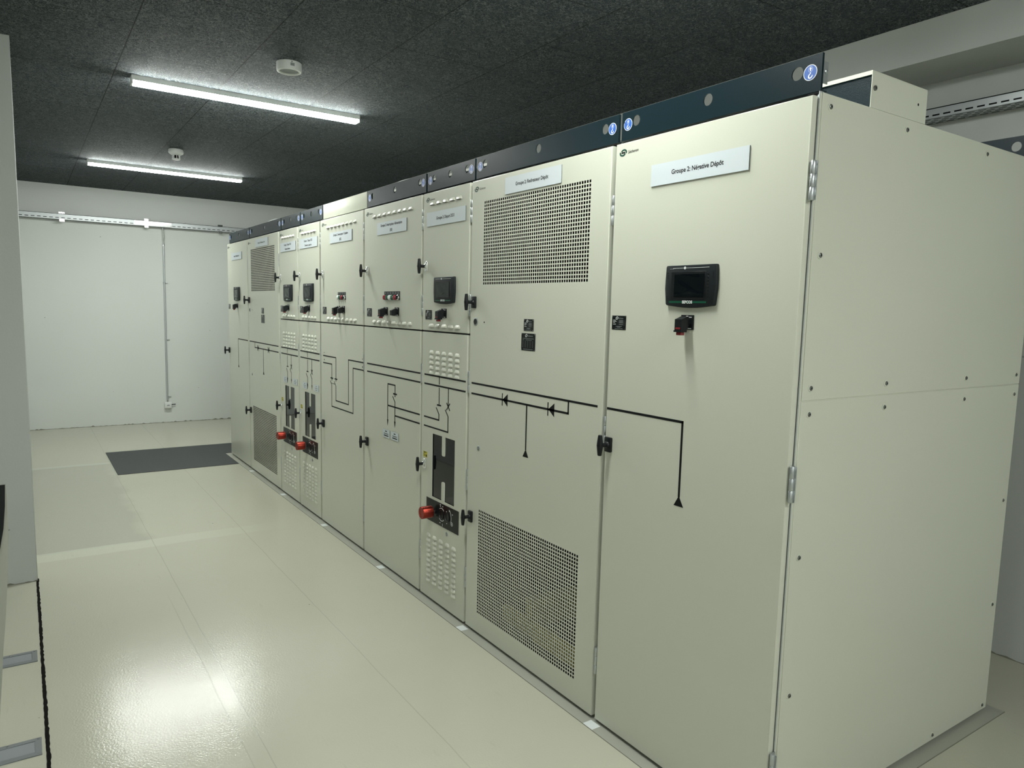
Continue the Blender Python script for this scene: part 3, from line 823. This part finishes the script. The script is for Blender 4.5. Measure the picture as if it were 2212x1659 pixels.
def switch_cab(i, lines, label, kind):
    W = .8; r = cab_root(i, label, 'two-door switch cabinets mid row')
    add_carcass(r, W); gasket(r, W)
    u = link('upper_door', cached('sw_up', lambda b: (door_pan(b, 0, W-.0226, ZS+.004, ZT), louver_row(b, [.157+.0698*k for k in range(8)], [2.114, 1.4925], .053, .016, .0095)), [CREAM, DARK], 'upper_door'), r, label='upper door with two rows of louvres')
    l = link('lower_door', cached('sw_low', lambda b: door_pan(b, 0, W-.0226, ZB, ZS-.004), [CREAM], 'lower_door'), r)
    add_logo(u, .052, 2.136); add_sign(r, lines, .202, 1.9995)
    add_nameplate(r, .0455, 1.520)
    add_handle(r, .058, 1.796, True); add_handle(r, .0545, .738)
    if kind == 'alim':
        add_rail(r, W); mimic(l, 'alim', mimic_alim); n, cx = 6, .4105; cols = [LENS_R, LENS_G, LENS_W, LENS_G, LENS_R, None]
        add_switch(r, .326, True); add_switch(r, .479, False)
        small_sign(r, .292, .807, 'Alimentation'); small_sign(r, .4125, .808, 'Alimentation')
    else:
        link('top_cover', cached('topcover', lambda b: b.box(.0005, .7850, .0215, .16, 2.1822, 2.282, 0, .002), [CREAM], 'top_cover'), r, label='cream cover plate in place of a lifting rail')
        mimic(l, 'coup', mimic_coup); n, cx = 4, .4145; cols = [LENS_W, LENS_G, LENS_R, None]
        add_switch(r, .359, True); add_switch(r, .444, False)
    s = link('lamp_strip', cached('strip%d' % n, lambda b: lamp_strip(b, n), [BLACK, GREY_P], 'lamp_strip'), r, (cx, 0, 1.645), 'black strip of indicator lamps')
    for k, c in enumerate(cols):
        x = (-(n-1)/2+k)*.0352
        if c: link('indicator_lamp', cached('lens'+c.name, lambda b: lamp_lens(b, 0), [c], 'indicator_lamp'), s, (x, -.0022, -.010), c.name.replace('_', ' '))
        else: link('selector_button', cached('selector', selector, [BLACK, CHROME], 'selector_button'), s, (x, -.0022, -.010), 'black selector with a chrome ring')
    add_hinges(r, W, (2.041, 1.596, 1.230, .252))
    return r

negative_cab(1, ['Groupe 1: Négative Ligne'], 'plain cream cabinet at the far left end, sign Groupe 1: Négative Ligne', True)
rectifier_cab(2, ['Groupe 1: Redresseur Ligne'], 'distant cream mesh-door cabinet, second from the far end, sign Groupe 1: Redresseur Ligne', True)
feeder_cab(3, ['Groupe 1: Départ DD1', 'Direction Renens'], 'narrow cream feeder cabinet right after the distant mesh door, sign Départ DD1', False)
feeder_cab(4, ['Groupe 1: Départ DD2', 'Direction Lausanne'], 'narrow cream feeder cabinet left of the cream-topped one, sign Départ DD2', False)
switch_cab(5, ['Groupe 2: Interrupteur Couplage', '(SC)'], 'two-door cabinet with cream top cover, no navy rail, sign Interrupteur Couplage', 'coup')
switch_cab(6, ['Groupe 2: Interrupteur Alimentation', '(SIE)'], 'two-door cabinet with six indicator lamps, sign Interrupteur Alimentation', 'alim')
feeder_cab(7, ['Groupe 2: Départ DD3'], 'nearest narrow feeder cabinet with a red knob, sign Groupe 2: Départ DD3', True)
rectifier_cab(8, ['Groupe 2: Redresseur Dépôt'], 'large near cream cabinet with two open mesh grilles, sign Redresseur Dépôt', False)
c9 = negative_cab(9, ['Groupe 2: Négative Dépôt'], 'nearest cream cabinet showing its screwed side panels, sign Négative Dépôt', False)

# right flank of the last cabinet
def side_panel(b, z0, z1):
    x1 = .8-.0156
    b.box(x1-.0014, x1, .033, DEPTH+.0015, z0, z1, 0, .0006, 1)
def screw_mesh(b):
    b.lathe((0, 0, 0), (1, 0, 0), [(.0105, 0), (.0105, .0012), (.0072, .0022)], 22, 0)
    b.lathe((0, 0, 0), (1, 0, 0), [(.0068, .0015), (.0066, .004), (.005, .0052)], 18, 1); b.lathe((.0045, 0, 0), (1, 0, 0), [(.0028, 0), (.0028, .001)], 6, 2)
pu = link('side_panel', cached('spU', lambda b: side_panel(b, 1.3465, 2.182), [CREAM], 'side_panel'), c9, label='upper screwed side panel')
pl = link('side_panel', cached('spL', lambda b: side_panel(b, ZB, 1.3435), [CREAM], 'side_panel'), c9, label='lower screwed side panel')
sm = cached('screw', screw_mesh, [CREAM, SCREW, BLACK], 'screw')
for y, z in ((.0705, 2.150), (.4645, 2.150), (.984, 2.150), (1.3845, 2.150), (.0705, 1.753), (1.3845, 1.753), (.0705, 1.3815), (.4645, 1.3815), (.985, 1.3815), (1.3845, 1.3815)): link('panel_screw', sm, pu, (.8-.0156, y, z))
for y, z in ((.0705, 1.3065), (.4645, 1.3065), (.985, 1.3065), (1.3845, 1.3065), (.0705, .885), (1.3835, .887), (.0705, .460), (1.3825, .462), (.0705, .037), (.4645, .037), (.985, .037), (1.3825, .037)): link('panel_screw', sm, pl, (.8-.0156, y, z))
def corner_post(b):
    b.box(.8-.060, .8-.0185, .030, .031, ZB, 2.184, 0); b.box(.8-.0188, .8-.0174, .0215, .040, ZB, 2.184, 2)
    for k in range(84): b.disc(.8-.0215, .03+k*.0255, .0018, .0294, .0301, 8, 1)
link('corner_post', cached('post', corner_post, [GALV, LINE, GALV_L], 'corner_post'), c9, label='perforated galvanised corner post')
rr = link('rear_lifting_rail', cached('rail_back', lambda b: rail_mesh(b, .8, -1), [NAVY, LINE], 'rear_lifting_rail'), c9, (0, DEPTH-.04-RY, 0), 'dark navy rear lifting rail')
def rail_bolt(b): b.box(.7815, .7835, RY+.006, RY+.030, 2.205, 2.262, 0); b.lathe((.7835, RY+.018, 2.236), (1, 0, 0), [(.006, 0), (.006, .003), (.003, .005)], 14, 0)
link('rail_bracket', cached('railbolt', rail_bolt, [GALV], 'rail_bracket'), c9)

# box on top of the last cabinet
tb = thing('busbar_cover', (-.0156, .261, 2.1815), 'cream and navy duct box lying on top of the nearest cabinet', 'cover box')
link('duct_side', cached('ductside', lambda b: (b.box(-.74, -.004, .006, .012, 0, .100, 0), b.box(-.74, -.004, .292, .300, 0, .100, 0)), [NAVY], 'duct_side'), tb)
link('duct_lid', cached('ductlid', lambda b: (b.box(-.742, 0, 0, .304, .1005, .1025, 0), b.box(-.742, -.0015, 0, .0018, .091, .1005, 0), b.box(-.742, -.0015, .3025, .304, .091, .1005, 0)), [CREAM], 'duct_lid'), tb)
de = link('duct_end_plate', cached('ductend', lambda b: b.box(-.0015, 0, .0002, .3055, .001, .1002, 0), [CREAM], 'duct_end_plate'), tb)
link('end_bolt', cached('endbolt', lambda b: (b.lathe((0, 0, 0), (1, 0, 0), [(.0075, 0), (.007, .004), (.005, .005)], 16, 0), b.lathe((.004, 0, 0), (1, 0, 0), [(.003, 0), (.003, .0015)], 6, 1)), [SCREW, BLACK], 'end_bolt'), de, (0, .016, .0555))
link('screw_hole', cached('endhole', lambda b: b.lathe((0, 0, 0), (1, 0, 0), [(.004, 0), (.004, .0006)], 12), [BLACK], 'screw_hole'), de, (0, .257, .0515))

td = thing('busbar_cover', (-1.845, .125, 2.1815), 'navy duct glimpsed through the rail holes above the nearest feeder cabinet', 'cover box')
link('duct_side', cached('ductside2', lambda b: (b.box(-1.24, -.004, .006, .012, 0, .100, 0), b.box(-1.24, -.004, .292, .300, 0, .100, 0)), [NAVY], 'duct_side'), td)
link('duct_lid', cached('ductlid2', lambda b: (b.box(-1.242, 0, 0, .304, .1005, .1025, 0), b.box(-1.242, -.0015, 0, .0018, .091, .1005, 0)), [CREAM], 'duct_lid'), td)
for x0, x1, h, lab in ((-.335, -.03, .0055, 'white cable arching just above the nearest navy rail'), (-2.84, -2.42, .007, 'white cable peeking over the navy rail beside the cream cover'), (-5.45, -4.93, .010, 'white cable peeking over the distant rail of the mesh-door cabinet')):
    o = link('white_cable', cached('cable%.2f' % x0, lambda b: b.tube([(x0+(x1-x0)*i/14, RY+.014, 2.2755+h*1.45*math.sin(PI*i/14)) for i in range(15)], .0038, 8), [WHITE_PL], 'white_cable'))
    tag(o, lab, 'cable', 'white cables behind the lifting rails')

# ------------------------------------------------------------------ room shell
XB, XF, YR, YL, ZC = -9.2, 6.4, 2.02, -7.0, 2.928
def shell(name, fn, mats): return struct(link(name, cached('shell_'+name, fn, mats, name)))
shell('floor', lambda b: b.box(XB-.2, XF+.2, YL-.2, YR+.2, -.12, 0), [FLOOR])
shell('ceiling', lambda b: b.box(XB-.2, XF+.2, YL-.2, YR+.2, ZC, ZC+.12), [CEIL])
shell('wall_back', lambda b: b.box(XB-.2, XB, YL, YR, 0, ZC), [WALL])
shell('wall_front', lambda b: b.box(XF, XF+.2, YL, YR, 0, ZC), [WALL])
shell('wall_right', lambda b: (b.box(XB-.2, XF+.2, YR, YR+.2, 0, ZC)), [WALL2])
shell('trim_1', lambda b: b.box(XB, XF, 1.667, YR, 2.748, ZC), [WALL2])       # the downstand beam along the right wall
shell('wall_left', lambda b: b.box(XB-.2, XF+.2, YL-.2, YL, 0, ZC), [WALL])
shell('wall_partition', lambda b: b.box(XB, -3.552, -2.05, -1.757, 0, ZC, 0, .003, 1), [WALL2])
def ragged(b, p0, p1, n, axis, face, seed):
    rnd = random.Random(seed); top = [rnd.choice((.002, .003, .004, .006, .003)) if rnd.random() < .88 else rnd.uniform(.007, .016) for _ in range(n+1)]
    for i in range(n):
        a = p0+(p1-p0)*i/n; c = p0+(p1-p0)*(i+1)/n
        q = [(a, 0), (c, 0), (c, top[i+1]), (a, top[i])]
        b.prism(q, face, face+(.002 if axis == 'yz' else -.002), 0, axis)
shell('trim_2', lambda b: ragged(b, -1.755, 1.6, 160, 'yz', XB, 3), [EDGE_GREY])
shell('trim_3', lambda b: ragged(b, -2.0, .6, 60, 'xz', YR, 5), [EDGE_GREY])
shell('trim_4', lambda b: ragged(b, -2.05, -1.76, 14, 'yz', -3.552, 9), [EDGE_GREY])
def gap_strip(b):
    rnd = random.Random(11); n = 260; xs = [-3.59+i*(4.9/n) for i in range(n+1)]
    lo = [-1.7645+rnd.uniform(-.0012, .0012) for _ in xs]; hi = [-1.7535+rnd.uniform(-.001, .0035) for _ in xs]
    for i in range(n): b.prism([(xs[i], lo[i]), (xs[i+1], lo[i+1]), (xs[i+1], hi[i+1]), (xs[i], hi[i])], 0, .0015, 0, 'xy')
shell('trim_5', gap_strip, [BRUSH])

# flat strip in the floor round the cabinet row with pale tape at each joint
fs = thing('floor_strip', (0, 0, 0), 'thin grey floor strip along the foot of the cabinet row', 'floor strip')
link('strip', cached('strip', lambda b: (b.box(-6.755, .034, -.046, .02, 0, .0025, 0), b.box(-.03, .034, .02, 1.475, 0, .0025, 0)), [SEAL], 'strip'), fs)
link('strip_edge', cached('stripedge', lambda b: (b.box(-6.757, .0355, -.0469, -.046, 0, .0026, 0), b.box(.034, .0355, -.046, 1.4765, 0, .0028, 0), b.box(-6.757, -6.755, -.046, .02, 0, .0028, 0)), [EDGE_GREY], 'strip_edge'), fs, label='dark thin edge line')
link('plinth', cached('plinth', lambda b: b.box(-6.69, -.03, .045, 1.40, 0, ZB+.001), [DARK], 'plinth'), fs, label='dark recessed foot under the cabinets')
for x in (-5.787, -4.787, -3.787, -2.787, -1.787, -.787): link('joint_tape', cached('tape', lambda b: b.box(-.027, .027, -.0455, -.004, .0025, .0032), [PATCH], 'joint_tape'), fs, (x, 0, 0), 'pale tape square over a joint')

# dark mat at the far end
tag(link('floor_mat', cached('mat', lambda b: b.prism([(-7.33, -1.105), (-6.18, -1.105), (-6.18, -.050), (-6.762, -.050), (-6.762, .62), (-7.33, .62)], 0, .004, 0, 'xy'), [RUBBER], 'floor_mat')), 'dark grey rubber mat on the floor beyond the row', 'mat')

# ceiling lights
LY = .5*1.43
def lamp_housing(b):
    b.prism([(0, 0), (.085, 0), (.083, -.030), (.002, -.030)], -LY, LY, 0, 'xz')
    for s in (-1, 1): b.prism([(0, 0), (.085, 0), (.083, -.049), (.002, -.049)], s*LY, s*(LY+.006), 0, 'xz')
def lamp_diff(b): b.prism([(.003, -.030), (.082, -.030), (.0815, -.044), (.078, -.048), (.007, -.048), (.0035, -.044)], -LY+.006, LY-.006, 0, 'xz')
def ceiling_light(x, y, label):
    r = thing('ceiling_light', (x, y, ZC), label, 'ceiling light', 'linear batten ceiling lights')
    link('housing', cached('lamph', lamp_housing, [WHITE_PL], 'housing'), r); link('diffuser', cached('lampd', lamp_diff, [LAMP], 'diffuser'), r, label='glowing white diffuser')
ceiling_light(-3.955, -.438, 'larger nearer lit batten light beside the round ceiling ring')
ceiling_light(-7.215, -.455, 'smaller farther lit batten light close to the far wall')
ceiling_light(-.70, -.445, 'batten light above the near cabinets, outside the picture')
ceiling_light(2.1, -.445, 'batten light just behind the viewer, outside the picture')
ceiling_light(5.2, -.445, 'unseen batten light added at the rear end of the room to brighten the side panel')  # unseen fixture, added to throw more light on the side panel
for x, lab in ((1.6, 'unseen batten light added in the left bay beside the viewer'), (4.9, 'unseen batten light added in the left bay behind the viewer')): ceiling_light(x, -5.3, lab)  # unseen pair, added to brighten the near doors and side panel

# detectors
d1 = thing('ceiling_sensor', (-3.070, -.462, ZC), 'round white ring-shaped sensor on the dark ceiling above the nearer light', 'ceiling sensor')
link('sensor_body', cached('sensor', lambda b: (b.lathe((0, 0, 0), (0, 0, -1), [(.068, 0), (.068, .036), (.066, .046), (.060, .049), (.053, .047), (.050, .040)], 40, 0, False), b.lathe((0, 0, -.040), (0, 0, -1), [(.0505, 0), (.0505, .001)], 36, 1)), [WHITE_PL, GREY_P], 'sensor_body'), d1)
link('sensor_marking', cached('senslabel', lambda b: (b.box(.0665, .0687, -.012, .010, -.030, -.014, 0), b.cyl((.0675, -.004, -.008), (1, 0, 0), .004, .0016, 10)), [GREY_P], 'sensor_marking'), d1, label='small grey label on the rim')
d2 = thing('smoke_detector', (-6.063, -.562, ZC), 'small white smoke detector above the farther light', 'smoke detector')
link('detector_base', cached('detbase', lambda b: b.lathe((0, 0, 0), (0, 0, -1), [(.058, 0), (.062, .006), (.062, .026), (.058, .036), (.036, .050)], 36), [WHITE_PL], 'detector_base'), d2)
def cage(b):
    for k in range(8):
        a = 2*PI*k/8; b.box(math.cos(a)*.031-.0025, math.cos(a)*.031+.0025, math.sin(a)*.031-.0025, math.sin(a)*.031+.0025, -.082, -.048)
    b.lathe((0, 0, -.080), (0, 0, -1), [(.034, 0), (.034, .006), (.030, .009)], 28)
link('sensor_cage', cached('cage', cage, [WHITE_PL], 'sensor_cage'), d2)
link('sensor_core', cached('core', lambda b: b.lathe((0, 0, -.048), (0, 0, -1), [(.020, 0), (.020, .034)], 20), [DARK], 'sensor_core'), d2)

# cable trays
def tray_mesh(b, L, w, h, pitch=.05, slot=.033):
    """tray along +x, its open top up, front side at y=0"""
    t = .0015
    b.box(0, L, 0, t, 0, h, 0); b.box(0, L, w-t, w, 0, h, 0); b.box(0, L, 0, w, 0, t, 0)
    b.box(0, L, -.0006, 0, h-.0045, h, 1)  # thin dark strip painting the shadow of the top lip
    b.box(0, L, 0, .010, h-t, h, 0); b.box(0, L, w-.010, w, h-t, h, 0)
    n = int(L/pitch)
    for k in range(n):
        x = .01+k*pitch
        b.box(x, x+slot, -.0006, 0, h*.30-.0035, h*.30+.0035, 1)
        for j, y in enumerate((w*.15, w*.38, w*.62, w*.85)): b.box(x+(j % 2)*pitch*.5, x+(j % 2)*pitch*.5+slot, y-.003, y+.003, -.0006, 0, 1)
t1 = thing('cable_tray', (-5.0, 1.912, 2.549), 'grey slotted cable tray on the wall behind the near cabinets', 'cable tray', 'slotted steel cable trays')
link('tray', cached('tray_r', lambda b: tray_mesh(b, 11.2, .1079, .050), [GALV, DARK], 'tray'), t1)
for x in (1.0, 2.6, 4.1, 5.7, 7.3, 8.9, 10.5): link('tray_bracket', cached('bracket_r', lambda b: (b.box(0, .03, 0, .1078, -.004, -.0007), b.box(0, .03, .104, .1078, -.08, 0)), [GALV], 'tray_bracket'), t1, (x, 0, 0))
t2 = thing('cable_tray', (XB+.102, -1.755, 2.512), 'bright slotted cable tray across the far white wall', 'cable tray', 'slotted steel cable trays')
tr = link('tray', cached('tray_b', lambda b: tray_mesh(b, 3.75, .10, .066, .06, .036), [GALV_L, DARK], 'tray'), t2); tr.rotation_euler = (0, 0, PI/2)
def tray_joint(b): 
    b.box(-.0025, 0, -.21, .21, .008, .058, 0)
    for k in range(6):
        for z in (.018, .045): b.lathe((0, -.18+k*.072, z), (1, 0, 0), [(.006, 0), (.004, .004)], 8, 0)
    b.box(-.004, .014, -.10, -.055, -.022, .008, 0); b.box(-.004, .014, -.10, -.055, .06, .085, 0)
link('joint_plate', cached('trayjoint', tray_joint, [CHROME], 'joint_plate'), t2, (.0035, 1.41, 0), 'shiny bolted joint plate')
for y in (-1.32, .45): link('tray_clamp', cached('clamp', lambda b: (b.box(-.004, .012, -.025, .025, -.024, .004), b.box(-.004, .012, -.03, .03, .066, .085), b.cyl((.012, -.012, -.012), (1, 0, 0), .008, .006, 10), b.cyl((.012, .014, -.012), (1, 0, 0), .008, .006, 10)), [CHROME], 'tray_clamp'), t2, (.002, y+1.755, 0))

# conduit and wall switch
cd = thing('conduit', (XB, -.226, 0), 'thin vertical steel conduit on the far wall', 'conduit')
link('pipe', cached('pipe', lambda b: b.tube([(.016, -.004, .27), (.016, 0, 1.2), (.016, .004, 2.30)], .0115, 12), [GALV_L], 'pipe'), cd)
link('pipe_bend', cached('pipebend', lambda b: (b.tube([(.016, .004, 2.29), (.018, .004, 2.34), (.040, .006, 2.40), (.048, 0, 2.47), (.050, -.002, 2.5105)], .0115, 12), b.lathe((.016, .004, 2.28), (0, 0, 1), [(.015, 0), (.015, .04)], 14), b.lathe((.016, -.004, .27), (0, 0, 1), [(.015, 0), (.015, .03)], 14)), [CHROME], 'pipe_bend'), cd)
for z in (1.812, 1.081, .336): link('pipe_clip', cached('clip', lambda b: (b.lathe((.016, 0, 0), (0, 0, 1), [(.0145, 0), (.0145, .012)], 14), b.box(0, .016, 0, .045, .002, .010)), [GALV], 'pipe_clip'), cd, (0, 0, z))
ws = thing('wall_switch', (XB, -.2265, .23), 'small white switch box low on the far wall under the conduit', 'switch box')
link('switch_box', cached('wsbox', lambda b: (b.box(.0005, .045, -.041, .041, -.042, .042, 0, .005), b.box(.045, .050, -.033, .033, -.034, .034, 0, .002)), [WHITE_PL], 'switch_box'), ws)
link('switch_rocker', cached('wsrock', lambda b: b.prism([(-.018, -.005), (.018, -.004), (.014, .005), (-.008, .006)], .050, .053, 0, 'yz'), [GREY_P], 'switch_rocker'), ws)
link('lever', cached('wslever', lambda b: b.tube([(.024, .041, .006), (.024, .092, .008)], .0055, 8), [BLACK], 'lever'), ws, label='black lever sticking out to the right')

# recessed steel channels in the left floor
def channel(b, L, w):
    t = .020
    b.box(0, w, -L, 0, 0, .0008, 1)
    b.box(0, .020, -L, 0, .0008, .003, 0, .0008, 1); b.box(w-.024, w, -L, 0, .0008, .004, 0, .0008, 1); b.box(.020, w-.024, -.020, 0, .0008, .003, 0)
    for x, y in ((.010, -.010), (w-.010, -.010), (.010, -.10), (w-.010, -.10)): b.lathe((x, y, .003), (0, 0, 1), [(.004, 0), (.003, .002)], 10, 2)
cm = cached('channel', lambda b: channel(b, .62, .122), [DULL, DULL2, SCREW], 'floor_channel')
for x, lab in ((-2.580, 'steel floor channel farther from the viewer, bottom left'), (-1.787, 'steel floor channel nearest the viewer in the bottom left corner')):
    tag(link('floor_channel', cm, None, (x, -1.776, 0)), lab, 'floor channel', 'recessed steel floor channels')

# equipment cover at the left picture edge
lc = thing('equipment_case', (-2.0, -1.9, 0), 'cream case with a black panel cut off by the left picture edge', 'equipment case')
prof = [(.0555, .900), (.0565, .842), (.055, .703), (.043, .51), (.030, .36), (.021, .277), (.008, .12), (-.003, 0), (-.55, 0), (-.55, .900)]
def case_mesh(b):
    n = len(prof); vs = [(0, y, z) for y, z in prof]+[(-.42, y-.016, z*.86) for y, z in prof]
    b.add(vs, [tuple(range(n)), tuple(range(2*n-1, n-1, -1))]+[(i, i+n, (i+1) % n+n, (i+1) % n) for i in range(n)])
link('case_shell', cached('caseshell', case_mesh, [CASE], 'case_shell'), lc)
pan = [(.0535, .8985), (.050, .82), (.042, .735), (.027, .654), (.0, .565), (-.05, .46), (-.20, .35), (-.53, .33), (-.53, .8985)]
link('case_panel', cached('casepanel', lambda b: b.prism(pan, .0002, .006, 0, 'yz'), [BLACK], 'case_panel'), lc, label='black panel')

# ------------------------------------------------------------------ camera, world, colour
cam = bpy.data.cameras.new('camera'); co = bpy.data.objects.new('camera', cam); col.objects.link(co)
M = ((0.562321, -0.108168, 0.819814), (0.826547, 0.043775, -0.561164), (0.024813, 0.993168, 0.114021))
co.matrix_world = Matrix.Translation((1.21195, -1.77142, 1.58095)) @ Matrix(M).to_4x4()
cam.sensor_fit = 'HORIZONTAL'; cam.sensor_width = 36.; cam.lens = 25.5674
cam.shift_x = -0.006467; cam.shift_y = 0.009393; cam.clip_start = .02
sc.camera = co
w = bpy.data.worlds.new('world'); sc.world = w; w.use_nodes = True
w.node_tree.nodes['Background'].inputs[0].default_value = (.5, .55, .55, 1); w.node_tree.nodes['Background'].inputs[1].default_value = .0
sc.view_settings.view_transform = 'Standard'; sc.view_settings.look = 'None'; sc.view_settings.gamma = 1.; sc.view_settings.use_curve_mapping = False
sc.view_settings.exposure = 1.02
sc.cycles.use_denoising = True
sc.cycles.max_bounces = 10; sc.cycles.diffuse_bounces = 6
